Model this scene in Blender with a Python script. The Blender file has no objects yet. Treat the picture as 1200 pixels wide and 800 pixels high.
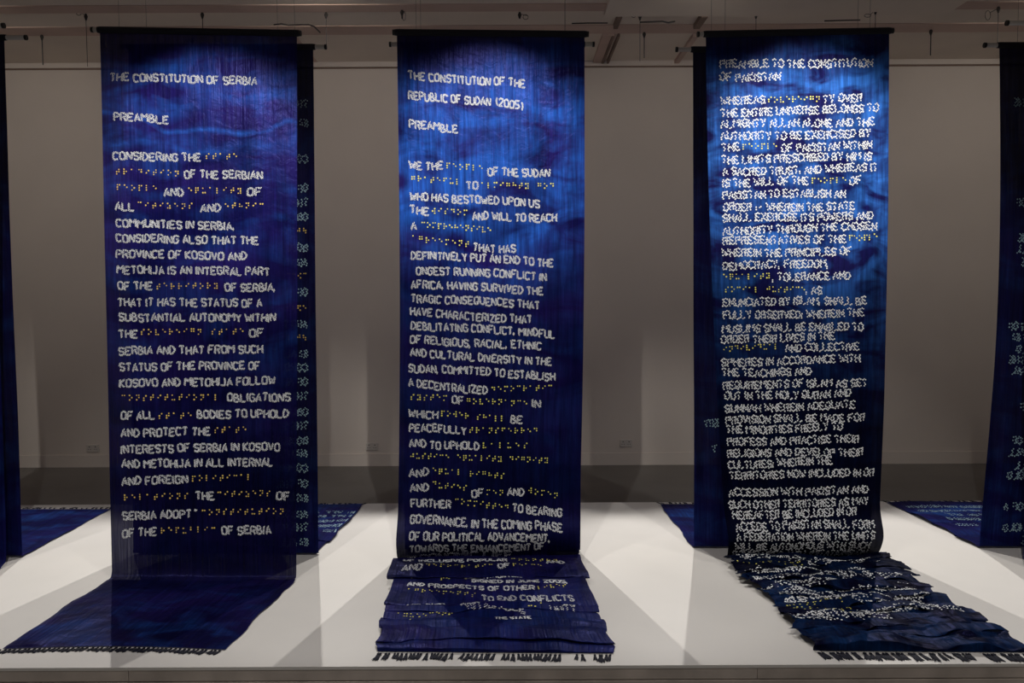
import bpy, math, random
import numpy as np
from mathutils import Matrix, Vector

S = bpy.context.scene
COL = S.collection
PI = math.pi
rnd = random.Random(7)

# ------------------------------------------------------------------ camera
EYE = 1.62          # eye height above the floor
TOP = 0.18          # top of the platform
FPX = 1000.0        # focal length in pixels of the 1200 x 800 frame
PITCH = math.radians(3.2)
ROLL = math.radians(-0.25)
CAM_R = Matrix.Rotation(PI / 2 - PITCH, 3, 'X') @ Matrix.Rotation(ROLL, 3, 'Z')
cam_d = bpy.data.cameras.new('camera')
cam_d.sensor_width = 36.0
cam_d.lens = FPX / 1200 * 36
cam_d.clip_end = 100
cam = bpy.data.objects.new('camera', cam_d)
cam.matrix_world = Matrix.Translation((0, 0, EYE)) @ CAM_R.to_4x4()
COL.objects.link(cam)
S.camera = cam

# ------------------------------------------------------------------ view
S.view_settings.view_transform = 'Standard'
S.view_settings.look = 'None'
S.view_settings.gamma = 1
S.view_settings.exposure = 0.0
S.view_settings.use_curve_mapping = False

# ------------------------------------------------------------------ world
wd = bpy.data.worlds.new('world')
S.world = wd
wd.use_nodes = True
wd.node_tree.nodes['Background'].inputs[0].default_value = (0.9, 0.85, 0.8, 1)
wd.node_tree.nodes['Background'].inputs[1].default_value = 0.17


def spot(name, loc, target, watts, deg, blend, colour=(1, .96, .91), rad=.012):
    d = bpy.data.lights.new(name, 'SPOT')
    d.energy = watts
    d.spot_size = math.radians(deg)
    d.spot_blend = blend
    d.color = colour
    d.shadow_soft_size = rad
    o = bpy.data.objects.new(name, d)
    o.location = loc
    o.rotation_euler = (Vector(target) - Vector(loc)).to_track_quat('-Z', 'Y').to_euler()
    COL.objects.link(o)
    return o


FRONT_Y, BACK_Y = 4.5, 4.80
LAMP_Z = EYE + 2.0
# track spotlights in front of the front row (upper beam + flood) and behind the back row
HOT = [(-3.25, 90), (-1.58, 130), (-.12, 165), (1.52, 300), (3.12, 100)]
for hx, hw in HOT:
    spot('track_spotlight_beam', (hx, 2.4, LAMP_Z), (hx, FRONT_Y, EYE + .70), hw, 28, .65)
    spot('track_spotlight_flood', (hx, 2.4, LAMP_Z), (hx, FRONT_Y, EYE - .62), 100, 66, .40)
for hx in (-3.25, -1.60, -.12, 1.52, 3.15):
    spot('track_spotlight_rear', (hx, 6.95, LAMP_Z), (hx, BACK_Y, EYE - .05), 260, 56, .30)

for hx in (-4.2, -1.4, 1.4, 4.2):  # added soft fill to brighten the back wall, not known fixtures
    spot('wall_fill_light', (hx, 5.5, LAMP_Z + .1), (hx, 8.0, EYE + .9), 55, 95, 1.0, (1, .92, .84), .15)

# ------------------------------------------------------------------ helpers


def at(x, y, Y):
    """the point at depth Y that the photograph shows at pixel (x, y)"""
    d = CAM_R @ Vector((x - 600, 400 - y, -FPX))
    k = Y / d.y
    return Vector((d.x * k, Y, EYE + d.z * k))


def on(x, y, z):
    """the point at height z that the photograph shows at pixel (x, y)"""
    d = CAM_R @ Vector((x - 600, 400 - y, -FPX))
    k = (z - EYE) / d.z
    return Vector((d.x * k, d.y * k, z))


RN = np.array(CAM_R)


def project(P):
    q = (P - np.array([0, 0, EYE])) @ RN
    return np.stack([600 - FPX * q[:, 0] / q[:, 2], 400 + FPX * q[:, 1] / q[:, 2]], 1)


def tag(o, label=None, cat=None, group=None, kind=None):
    if label: o['label'] = label
    if cat: o['category'] = cat
    if group: o['group'] = group
    if kind: o['kind'] = kind
    return o


def empty(name, loc, label, cat, group=None):
    o = bpy.data.objects.new(name, None)
    o.empty_display_size = .1
    o.location = loc
    COL.objects.link(o)
    bpy.context.view_layer.update()
    return tag(o, label, cat, group)


def link(name, me, mat, parent=None, smooth=False):
    if mat and not me.materials:
        me.materials.append(mat)
    if smooth:
        me.polygons.foreach_set('use_smooth', [True] * len(me.polygons))
    o = bpy.data.objects.new(name, me)
    COL.objects.link(o)
    if parent:
        o.parent = parent
        o.matrix_parent_inverse = Matrix.Translation(-wloc(parent))
    return o


def wloc(o):
    v = Vector(o.location)
    while o.parent:
        if o.matrix_parent_inverse.translation.length > 0:
            return v            # child built in world coordinates
        o = o.parent
        v = v + Vector(o.location)
    return v


class MB:
    """collects verts and faces of ONE mesh"""

    def __init__(self):
        self.v, self.f = [], []

    def box(self, x0, x1, y0, y1, z0, z1):
        n = len(self.v)
        self.v += [(x, y, z) for z in (z0, z1) for y in (y0, y1) for x in (x0, x1)]
        self.f += [tuple(n + i for i in q) for q in
                   ((0, 2, 3, 1), (4, 5, 7, 6), (0, 1, 5, 4), (2, 6, 7, 3), (0, 4, 6, 2), (1, 3, 7, 5))]
        return self

    def bbox(self, x0, x1, y0, y1, z0, z1, b):
        """box with chamfered edges"""
        import bmesh
        bm = bmesh.new()
        bmesh.ops.create_cube(bm, size=1)
        for q in bm.verts:
            q.co = ((x0 + x1) / 2 + q.co.x * (x1 - x0), (y0 + y1) / 2 + q.co.y * (y1 - y0), (z0 + z1) / 2 + q.co.z * (z1 - z0))
        bmesh.ops.bevel(bm, geom=list(bm.edges), offset=b, segments=2, affect='EDGES', profile=.5)
        n = len(self.v)
        bm.verts.index_update()
        self.v += [tuple(q.co) for q in bm.verts]
        self.f += [tuple(n + q.index for q in f.verts) for f in bm.faces]
        bm.free()
        return self

    def tube(self, pts, r, seg=8, caps=True):
        pts = [Vector(p) for p in pts]
        rs = r if isinstance(r, (list, tuple)) else [r] * len(pts)
        n0 = len(self.v)
        t0 = (pts[1] - pts[0]).normalized()
        up = Vector((0, 0, 1)) if abs(t0.z) < .9 else Vector((0, 1, 0))
        for i, p in enumerate(pts):
            t = (pts[min(i + 1, len(pts) - 1)] - pts[max(i - 1, 0)]).normalized()
            a = t.cross(up)
            if a.length < 1e-5:
                a = t.cross(Vector((1, 0, 0)))
            a.normalize()
            b = a.cross(t)
            for k in range(seg):
                g = 2 * PI * k / seg
                self.v.append(tuple(p + a * (rs[i] * math.cos(g)) + b * (rs[i] * math.sin(g))))
        for i in range(len(pts) - 1):
            for k in range(seg):
                a, b = n0 + i * seg + k, n0 + i * seg + (k + 1) % seg
                self.f.append((a, b, b + seg, a + seg))
        if caps:
            self.f.append(tuple(n0 + k for k in reversed(range(seg))))
            self.f.append(tuple(n0 + (len(pts) - 1) * seg + k for k in range(seg)))
        return self

    def mesh(self, name):
        me = bpy.data.meshes.new(name)
        me.from_pydata(self.v, [], self.f)
        me.update()
        return me

    def build(self, name, mat, parent=None, smooth=False):
        return link(name, self.mesh(name), mat, parent, smooth)


# ------------------------------------------------------------------ noise for the cloth folds


def vnoise(x, y, seed):
    x = np.asarray(x, float); y = np.asarray(y, float)
    xi = np.floor(x).astype(np.int64); yi = np.floor(y).astype(np.int64)
    fx, fy = x - xi, y - yi
    fx = fx * fx * fx * (fx * (fx * 6 - 15) + 10)
    fy = fy * fy * fy * (fy * (fy * 6 - 15) + 10)

    def h(a, b):
        n = (a * 374761393 + b * 668265263 + seed * 2147483) & 0x7fffffff
        n = ((n ^ (n >> 13)) * 1274126177) & 0x7fffffff
        return ((n ^ (n >> 16)) & 0xffff) / 32767.5 - 1
    return ((h(xi, yi) * (1 - fx) + h(xi + 1, yi) * fx) * (1 - fy)
            + (h(xi, yi + 1) * (1 - fx) + h(xi + 1, yi + 1) * fx) * fy)


def fbm(x, y, seed, o=3):
    t, a = 0, 1.0
    for k in range(o):
        t = t + a * vnoise(x * 2 ** k, y * 2 ** k, seed + 17 * k)
        a *= .5
    return t


def sstep(a, b, x):
    t = np.clip((x - a) / (b - a), 0, 1)
    return t * t * (3 - 2 * t)

# ------------------------------------------------------------------ materials


def nodes(name):
    m = bpy.data.materials.new(name)
    m.use_nodes = True
    nt = m.node_tree
    return m, nt, nt.nodes['Principled BSDF']


def N(nt, t, **kw):
    n = nt.nodes.new(t)
    for k, v in kw.items():
        if k.startswith('i_'):
            n.inputs[int(k[2:]) if k[2:].isdigit() else k[2:]].default_value = v
        else:
            setattr(n, k, v)
    return n


def ramp(nt, fac, stops):
    r = nt.nodes.new('ShaderNodeValToRGB')
    el = r.color_ramp.elements
    while len(el) < len(stops):
        el.new(.5)
    for e, (p, c) in zip(el, stops):
        e.position = p
        e.color = (c, c, c, 1) if isinstance(c, (int, float)) else (*c, 1)
    nt.links.new(fac, r.inputs[0])
    return r.outputs[0]


def math_n(nt, op, a, b=None, clamp=False):
    n = nt.nodes.new('ShaderNodeMath')
    n.operation = op
    n.use_clamp = clamp
    for i, q in enumerate((a, b)):
        if q is None: continue
        if isinstance(q, (int, float)): n.inputs[i].default_value = q
        else: nt.links.new(q, n.inputs[i])
    return n.outputs[0]


def mix(nt, fac, a, b, mode='MIX'):
    n = nt.nodes.new('ShaderNodeMix')
    n.data_type = 'RGBA'
    n.blend_type = mode
    for i, q in ((0, fac), (6, a), (7, b)):
        if isinstance(q, (int, float)): n.inputs[i].default_value = q
        elif isinstance(q, tuple): n.inputs[i].default_value = (*q, 1)
        else: nt.links.new(q, n.inputs[i])
    return n.outputs[2]


def plain(name, col, rough=.6, metal=0, noise=0, nscale=6, bump=0, bscale=40, spec=.4):
    m, nt, p = nodes(name)
    p.inputs['Base Color'].default_value = (*col, 1)
    p.inputs['Roughness'].default_value = rough
    p.inputs['Metallic'].default_value = metal
    p.inputs['Specular IOR Level'].default_value = spec
    tc = N(nt, 'ShaderNodeTexCoord')
    if noise:
        n = N(nt, 'ShaderNodeTexNoise', i_Scale=nscale, i_Detail=5.0)
        nt.links.new(tc.outputs['Object'], n.inputs['Vector'])
        f = ramp(nt, n.outputs['Fac'], [(.3, 1 - noise), (.7, 1.0)])
        nt.links.new(mix(nt, 1.0, tuple(col), f, 'MULTIPLY'), p.inputs['Base Color'])
    if bump:
        n = N(nt, 'ShaderNodeTexNoise', i_Scale=bscale, i_Detail=6.0)
        nt.links.new(tc.outputs['Object'], n.inputs['Vector'])
        b = N(nt, 'ShaderNodeBump', i_Strength=bump, i_Distance=.01)
        nt.links.new(n.outputs['Fac'], b.inputs['Height'])
        nt.links.new(b.outputs[0], p.inputs['Normal'])
    return m


def silk(name, base, violet, azure, az_ramp, dark_ramp, sheer, length, az_thr=(.45, .7), blotch=3.0, streaks=(), rough=.5, gloss=.018):
    """resist-dyed silk; UV is metres across and metres along the cloth"""
    m, nt, p = nodes(name)
    L = nt.links
    uv = N(nt, 'ShaderNodeTexCoord').outputs['UV']
    sep = N(nt, 'ShaderNodeSeparateXYZ'); L.new(uv, sep.inputs[0])

    def noise(sx, sy, detail=4, dist=0.0, off=0.0):
        mp = N(nt, 'ShaderNodeMapping'); L.new(uv, mp.inputs[0])
        mp.inputs['Scale'].default_value = (sx, sy, 1)
        mp.inputs['Location'].default_value = (off, off * 1.7, 0)
        n = N(nt, 'ShaderNodeTexNoise', i_Scale=1.0, i_Detail=float(detail), i_Distortion=float(dist))
        L.new(mp.outputs[0], n.inputs['Vector'])
        return n.outputs['Fac']
    along = math_n(nt, 'DIVIDE', sep.outputs[1], length)
    wob = math_n(nt, 'MULTIPLY', math_n(nt, 'SUBTRACT', noise(2.2, 1.2, 3), .5), .14)
    along_w = math_n(nt, 'ADD', along, wob)
    thread = ramp(nt, noise(150, 5, 2), [(.3, .72), (.7, 1.2)])
    pleat = ramp(nt, noise(42, 1.2, 3, .3, 4), [(.3, .65), (.65, 1.15)])
    col = mix(nt, ramp(nt, noise(2.2, 3.2, 4, .6, 9), [(.4, 0.0), (.62, 1.0)]), tuple(base), tuple(violet))
    # azure where the resist kept the indigo out
    az = math_n(nt, 'MULTIPLY',
                ramp(nt, noise(blotch * 1.2, blotch * 2.2, 6, .8, 2), [(az_thr[0], 0.0), (az_thr[1], 1.0)]),
                ramp(nt, along_w, az_ramp))
    az = math_n(nt, 'MULTIPLY', az, ramp(nt, noise(60, 6, 3, 0, 7), [(.3, .45), (.62, 1.0)]), True)
    for pos, half, amp, bend in streaks:
        w = math_n(nt, 'MULTIPLY', math_n(nt, 'SUBTRACT', noise(bend, .1, 2, 0, pos * 10), .5), .16)
        d = math_n(nt, 'ABSOLUTE', math_n(nt, 'SUBTRACT', math_n(nt, 'ADD', along, w), pos))
        s = math_n(nt, 'MULTIPLY', ramp(nt, math_n(nt, 'DIVIDE', d, half), [(0.0, 1.0), (1.0, 0.0)]),
                   ramp(nt, noise(9, 16, 4, 0, pos * 3), [(.35, .1), (.65, amp)]))
        az = math_n(nt, 'MAXIMUM', az, s)
    col = mix(nt, az, col, tuple(azure))
    col = mix(nt, 1.0, col, thread, 'MULTIPLY')
    col = mix(nt, 1.0, col, pleat, 'MULTIPLY')
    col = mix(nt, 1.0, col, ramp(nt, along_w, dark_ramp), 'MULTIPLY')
    L.new(col, p.inputs['Base Color'])
    p.inputs['Roughness'].default_value = rough
    p.inputs['Specular IOR Level'].default_value = .03
    p.inputs['Specular Tint'].default_value = (.45, .5, 1, 1)
    b1 = N(nt, 'ShaderNodeBump', i_Strength=.6, i_Distance=.005)
    L.new(noise(60, 2.5, 4, .5, 3), b1.inputs['Height'])
    b2 = N(nt, 'ShaderNodeBump', i_Strength=.6, i_Distance=.005)
    L.new(noise(16, 20, 6, 1.2, 5), b2.inputs['Height'])
    L.new(b1.outputs[0], b2.inputs['Normal'])
    L.new(b2.outputs[0], p.inputs['Normal'])
    tr = N(nt, 'ShaderNodeBsdfTransparent')
    tr.inputs[0].default_value = (.8, .82, 1, 1)
    mx = N(nt, 'ShaderNodeMixShader')
    gaps = math_n(nt, 'MULTIPLY', ramp(nt, noise(200, 3, 2, 0, 6), [(.35, .25), (.68, 1.0)]), sheer)
    L.new(gaps, mx.inputs[0])
    gl = N(nt, 'ShaderNodeBsdfGlossy')
    gl.inputs['Color'].default_value = (.16, .17, .62, 1)
    gl.inputs['Roughness'].default_value = .30
    L.new(b2.outputs[0], gl.inputs['Normal'])
    ms = N(nt, 'ShaderNodeMixShader')
    ms.inputs[0].default_value = gloss
    L.new(p.outputs[0], ms.inputs[1]); L.new(gl.outputs[0], ms.inputs[2])
    L.new(ms.outputs[0], mx.inputs[1])
    L.new(tr.outputs[0], mx.inputs[2])
    L.new(mx.outputs[0], nt.nodes['Material Output'].inputs[0])
    return m


M = {}
M['wall'] = plain('wall_paint', (.74, .66, .59), .8, noise=.08, nscale=1.3, bump=.05)
M['ceiling'] = plain('ceiling_paint', (.84, .74, .63), .85, noise=.15, nscale=1.1, bump=.08)
M['beam'] = plain('beam_paint', (.66, .49, .41), .8, noise=.2, nscale=2, bump=.1)
M['joist'] = plain('dark_timber_gap_shade', (.26, .18, .14), .75, noise=.3, nscale=4)
M['floor'] = plain('floor_concrete', (.23, .215, .20), .55, noise=.2, nscale=1.6, bump=.05)
M['deck'] = plain('platform_white', (.80, .775, .74), .5, noise=.05, nscale=2.4, bump=.03)
M['plinth'] = plain('platform_edge', (.66, .58, .52), .6, noise=.3, nscale=7)
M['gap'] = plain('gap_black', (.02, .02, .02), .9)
M['black'] = plain('black_cloth', (.006, .006, .012), .8)
M['blackplastic'] = plain('black_plastic', (.012, .012, .012), .45)
M['alu'] = plain('brushed_aluminium', (.55, .52, .50), .4, metal=.25)
M['wire'] = plain('dark_wire', (.035, .03, .028), .5)
M['steelwire'] = plain('fine_steel_wire', (.16, .15, .14), .5, metal=.3)
M['plastic'] = plain('white_plastic', (.62, .57, .52), .4)
M['slot'] = plain('dark_slot', (.03, .03, .03), .6)
M['dot'] = plain('resist_dot_white', (.82, .84, .87), .7, noise=.15, nscale=60, spec=.1)
M['dotc'] = plain('resist_dot_bluish', (.42, .62, .72), .7, noise=.2, nscale=60, spec=.1)
M['yellow'] = plain('resist_dot_yellow', (.86, .62, .16), .7, noise=.15, nscale=60, spec=.1)
M['lemon'] = plain('resist_dot_lemon', (.86, .80, .18), .7, noise=.15, nscale=60, spec=.1)
M['tassel'] = plain('tassel_yarn', (.006, .007, .022), .8, noise=.3, nscale=80)

NAVY, VIO, AZ = (.005, .005, .070), (.018, .011, .125), (.022, .125, .60)
M['serbia'] = silk('silk_violet_navy', NAVY, VIO, AZ,
                   [(0.0, 0), (.05, .9), (.12, .5), (.3, .25), (.42, .3), (.5, .15), (.75, .05), (.9, .45)],
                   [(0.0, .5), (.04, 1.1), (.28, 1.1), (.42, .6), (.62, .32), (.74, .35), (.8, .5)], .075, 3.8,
                   streaks=((.128, .006, 1.0, 1.8), (.155, .014, .6, 1.6), (.085, .02, .45, 1.2)))
M['sudan'] = silk('silk_azure_navy', NAVY, VIO, AZ,
                  [(0.0, 0), (.05, .8), (.1, 1.0), (.22, 1.0), (.28, .5), (.34, .2), (.7, .05), (.92, .25)],
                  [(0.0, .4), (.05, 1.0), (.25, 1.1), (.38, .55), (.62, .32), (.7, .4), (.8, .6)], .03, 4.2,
                  az_thr=(.36, .60), blotch=2.6, streaks=((.062, .012, .7, 2.0), (.20, .02, .4, 1.6)))
M['pakistan'] = silk('silk_azure_black', (.007, .009, .08), (.012, .011, .085), (.035, .17, .62),
                     [(0.0, .1), (.04, 1.0), (.2, 1.0), (.33, .7), (.45, .25), (.6, .12), (.75, .8), (.9, 1.0)],
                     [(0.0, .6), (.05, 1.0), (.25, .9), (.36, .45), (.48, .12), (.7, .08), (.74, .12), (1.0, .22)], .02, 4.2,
                     az_thr=(.40, .62), blotch=3.8, gloss=.008)
M['verso'] = silk('silk_deep_navy', (.008, .010, .10), (.014, .012, .12), (.02, .09, .38),
                  [(0.0, 0), (.1, .6), (.2, .5), (.5, .4), (.7, .5), (.9, .8)],
                  [(0.0, .3), (.1, .5), (.6, .45), (.72, .6), (1.0, .9)], .03, 3.9, az_thr=(.45, .7), blotch=3.0)

# ------------------------------------------------------------------ the room
WALL_Y = 8.0
CEIL_Z = at(600, 72, WALL_Y).z
FRONT_WALL, SIDE = -2.5, 7.5


def struct(name, mb, mat, parent=None):
    o = mb.build(name, mat, parent)
    if not parent: o['kind'] = 'structure'
    return o


struct('floor', MB().box(-SIDE - .2, SIDE + .2, FRONT_WALL - .2, WALL_Y + .2, -.2, 0), M['floor'])
struct('wall_back', MB().box(-SIDE - .2, SIDE + .2, WALL_Y, WALL_Y + .2, 0, CEIL_Z), M['wall'])
struct('wall_left', MB().box(-SIDE - .2, -SIDE, FRONT_WALL, WALL_Y, 0, CEIL_Z), M['wall'])
struct('wall_right', MB().box(SIDE, SIDE + .2, FRONT_WALL, WALL_Y, 0, CEIL_Z), M['wall'])
struct('ceiling', MB().box(-SIDE - .2, SIDE + .2, FRONT_WALL - .2, WALL_Y + .2, CEIL_Z, CEIL_Z + .2), M['ceiling'])
struct('baseboard_back', MB().box(-SIDE, SIDE, WALL_Y - .012, WALL_Y, 0, .115), M['wall'])
zc0 = at(600, 78, WALL_Y).z
struct('trim_1', MB().box(-SIDE, SIDE, WALL_Y - .02, WALL_Y, zc0, CEIL_Z), M['wall'])
struct('cornice_gap_shadow', MB().box(-SIDE, SIDE, WALL_Y - .006, WALL_Y, zc0 - .014, zc0), M['joist'])  # thin dark strip painting in the gap shadow below the cornice


def on_ceil(x, y): return on(x, y, CEIL_Z)


def cross_beam(name, y_top, y_bot, drop):
    a, b = on_ceil(600, y_top).y, on_ceil(600, y_bot).y
    struct(name, MB().box(-SIDE, SIDE, a, b, CEIL_Z - drop, CEIL_Z), M['beam'])


cross_beam('trim_3', 29, 39, .006)
cross_beam('trim_4', 4, 12.5, .006)


def joist(name, x0, y0, y1, w, mat, drop=.02):
    a, b = on_ceil(x0, y0), on_ceil(x0, y1)
    struct(name, MB().box(a.x, a.x + w, min(a.y, b.y), max(a.y, b.y), CEIL_Z - drop, CEIL_Z), mat)


joist('trim_5', 706, 39, 72, .10, M['beam'])
joist('trim_6', 717, 39, 72, .022, M['joist'], .03)
joist('trim_7', 724, 39, 72, .018, M['joist'], .03)
joist('trim_8', 724, 14, 28, .035, M['joist'], .04)
joist('trim_9', 822, 14, 28, .05, M['joist'], .04)
joist('trim_10', 812, 39, 72, .045, M['beam'], .03)
joist('trim_11', 732, -60, 14, 2.6, M['ceiling'], .035)
joist('trim_12', 340 / 1.0, 39, 72, .03, M['beam'], .006)

# sockets on the back wall
for sx, sy, lb in ((109, 525, 'white twin wall socket between the leftmost banner and the Serbia banner'),
                   (436, 523, 'white twin wall socket low on the wall between Serbia and Sudan banners'),
                   (733.5, 519, 'white twin wall socket low on the wall between Sudan and Pakistan banners')):
    c = at(sx, sy, WALL_Y)
    t = empty('wall_socket', (c.x, WALL_Y, c.z - .036), lb, 'wall socket', 'sockets along the back wall')
    MB().bbox(c.x - .058, c.x + .058, WALL_Y - .012, WALL_Y, c.z - .036, c.z + .036, .004).build('face_plate', M['plastic'], t)
    for s in (-1, 1):
        q = c.x + s * .028
        MB().box(q - .004, q + .004, WALL_Y - .0135, WALL_Y - .011, c.z + .010, c.z + .020) \
            .box(q - .013, q - .007, WALL_Y - .0135, WALL_Y - .011, c.z - .012, c.z - .006) \
            .box(q + .007, q + .013, WALL_Y - .0135, WALL_Y - .011, c.z - .012, c.z - .006) \
            .build('pin_holes', M['slot'], t)
        MB().bbox(q - .005, q + .005, WALL_Y - .016, WALL_Y - .011, c.z + .022, c.z + .031, .0015).build('switch', M['plastic'], t)

# ------------------------------------------------------------------ the platform
PF, PB = on(600, 780, TOP).y, on(600, 589, TOP).y
plat = empty('display_platform', (0, (PF + PB) / 2, 0), 'long low white display platform under all the hanging banners', 'platform')
MB().box(-5.6, 5.6, PF, PB, TOP - .012, TOP).build('deck', M['deck'], plat)
seam = on(152, 780, TOP).x
for a, b in ((-5.6, seam), (seam + .002, seam + 2.44), (seam + 2.442, 5.6)):
    MB().box(a, b, PF + .001, PF + .03, TOP - .055, TOP - .012).build('fascia', M['plinth'], plat)
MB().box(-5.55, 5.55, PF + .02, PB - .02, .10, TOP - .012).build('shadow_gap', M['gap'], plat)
MB().box(-5.6, 5.6, PF - .002, PB, 0, TOP - .060).build('plinth', M['plinth'], plat)

# ------------------------------------------------------------------ stroke alphabet for the dotted letters (4 x 6 grid)
G = {
    'A': '00 26 40|12 32', 'B': '00 06 26 35 34 23 03|23 42 41 30 00', 'C': '45 36 16 05 01 10 30 41', 'D': '00 06 26 44 42 20 00',
    'E': '40 00 06 46|03 33', 'F': '00 06 46|03 33', 'G': '45 36 16 05 01 10 30 41 43 23', 'H': '00 06|40 46|03 43', 'I': '10 16',
    'J': '36 31 20 10 01', 'K': '00 06|46 03 40', 'L': '06 00 40', 'M': '00 06 23 46 40', 'N': '00 06 40 46',
    'O': '16 36 45 41 30 10 01 05 16', 'P': '00 06 36 45 44 33 03', 'Q': '16 36 45 41 30 10 01 05 16|22 40', 'R': '00 06 36 45 44 33 03|23 40',
    'S': '45 36 16 05 04 13 33 42 41 30 10 01', 'T': '06 46|26 20', 'U': '06 01 10 30 41 46', 'V': '06 20 46', 'W': '06 10 24 30 46',
    'X': '00 46|06 40', 'Y': '06 23 46|23 20', 'Z': '06 46 00 40', '0': '16 36 45 41 30 10 01 05 16', '1': '15 26 20',
    '2': '05 16 36 45 44 00 40', '5': '46 06 03 33 42 41 30 00', '6': '36 16 05 01 10 30 41 42 33 03', '(': '36 24 22 30', ')': '16 24 22 10',
    ',': '11 0-', '.': '10 11', ';': '11 0-|13 14', ':': '11 12|13 14', '-': '13 33', '*': '25 36|25 16|25 24', "'": '16 15'}
GW = {'I': .5, 'M': 5.0, 'W': 5.2, ',': .8, '.': .8, ';': .8, ':': .8, "'": .8, '(': 3.2, ')': 3.2, ' ': 2.6, 'J': 3.6, '-': 4.0}
STROKES = {}
for ch, s in G.items():
    STROKES[ch] = [[(int(q[0]), -1 if q[1] == '-' else int(q[1])) for q in part.split()] for part in s.split('|')]


def glyph_dots(ch, step, off, stagger, gap=0.0):
    """dot centres in grid units"""
    out = []
    k = GW.get(ch, 4.0)
    sx = (k / 4.0) if ch in 'MW' else 1.0
    base = 1.0 if ch in "I,.;:'" else 0.0
    for line in STROKES.get(ch, []):
        pts = [((x - base) * sx, y) for x, y in line]
        for rowi, o in enumerate(off):
            pos = step * .5 * rowi if stagger else 0.0
            acc = 0.0
            for (x0, y0), (x1, y1) in zip(pts, pts[1:]):
                d = math.hypot(x1 - x0, y1 - y0)
                nx, ny = -(y1 - y0) / d, (x1 - x0) / d
                while pos <= acc + d + 1e-6:
                    t = (pos - acc) / d
                    q = (x0 + (x1 - x0) * t + nx * o, y0 + (y1 - y0) * t + ny * o)
                    if all((q[0] - r[0]) ** 2 + (q[1] - r[1]) ** 2 > gap * gap for r in out):
                        out.append(q)
                    pos += step
                acc += d
    return out


def advance(ch): return GW.get(ch, 4.0) + (1.5 if ch != ' ' else 0)


BR = dict(zip('ABCDEFGHIJ', ('1', '12', '14', '145', '15', '124', '1245', '125', '24', '245')))
for a, b in zip('KLMNOPQRST', 'ABCDEFGHIJ'): BR[a] = BR[b] + '3'
for a, b in zip('UVXYZ', 'ABCDE'): BR[a] = BR[b] + '36'
BR['W'] = '2456'
BPOS = {'1': (0, 2), '2': (0, 1), '3': (0, 0), '4': (1, 2), '5': (1, 1), '6': (1, 0)}

# ------------------------------------------------------------------ a hanging banner


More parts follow.
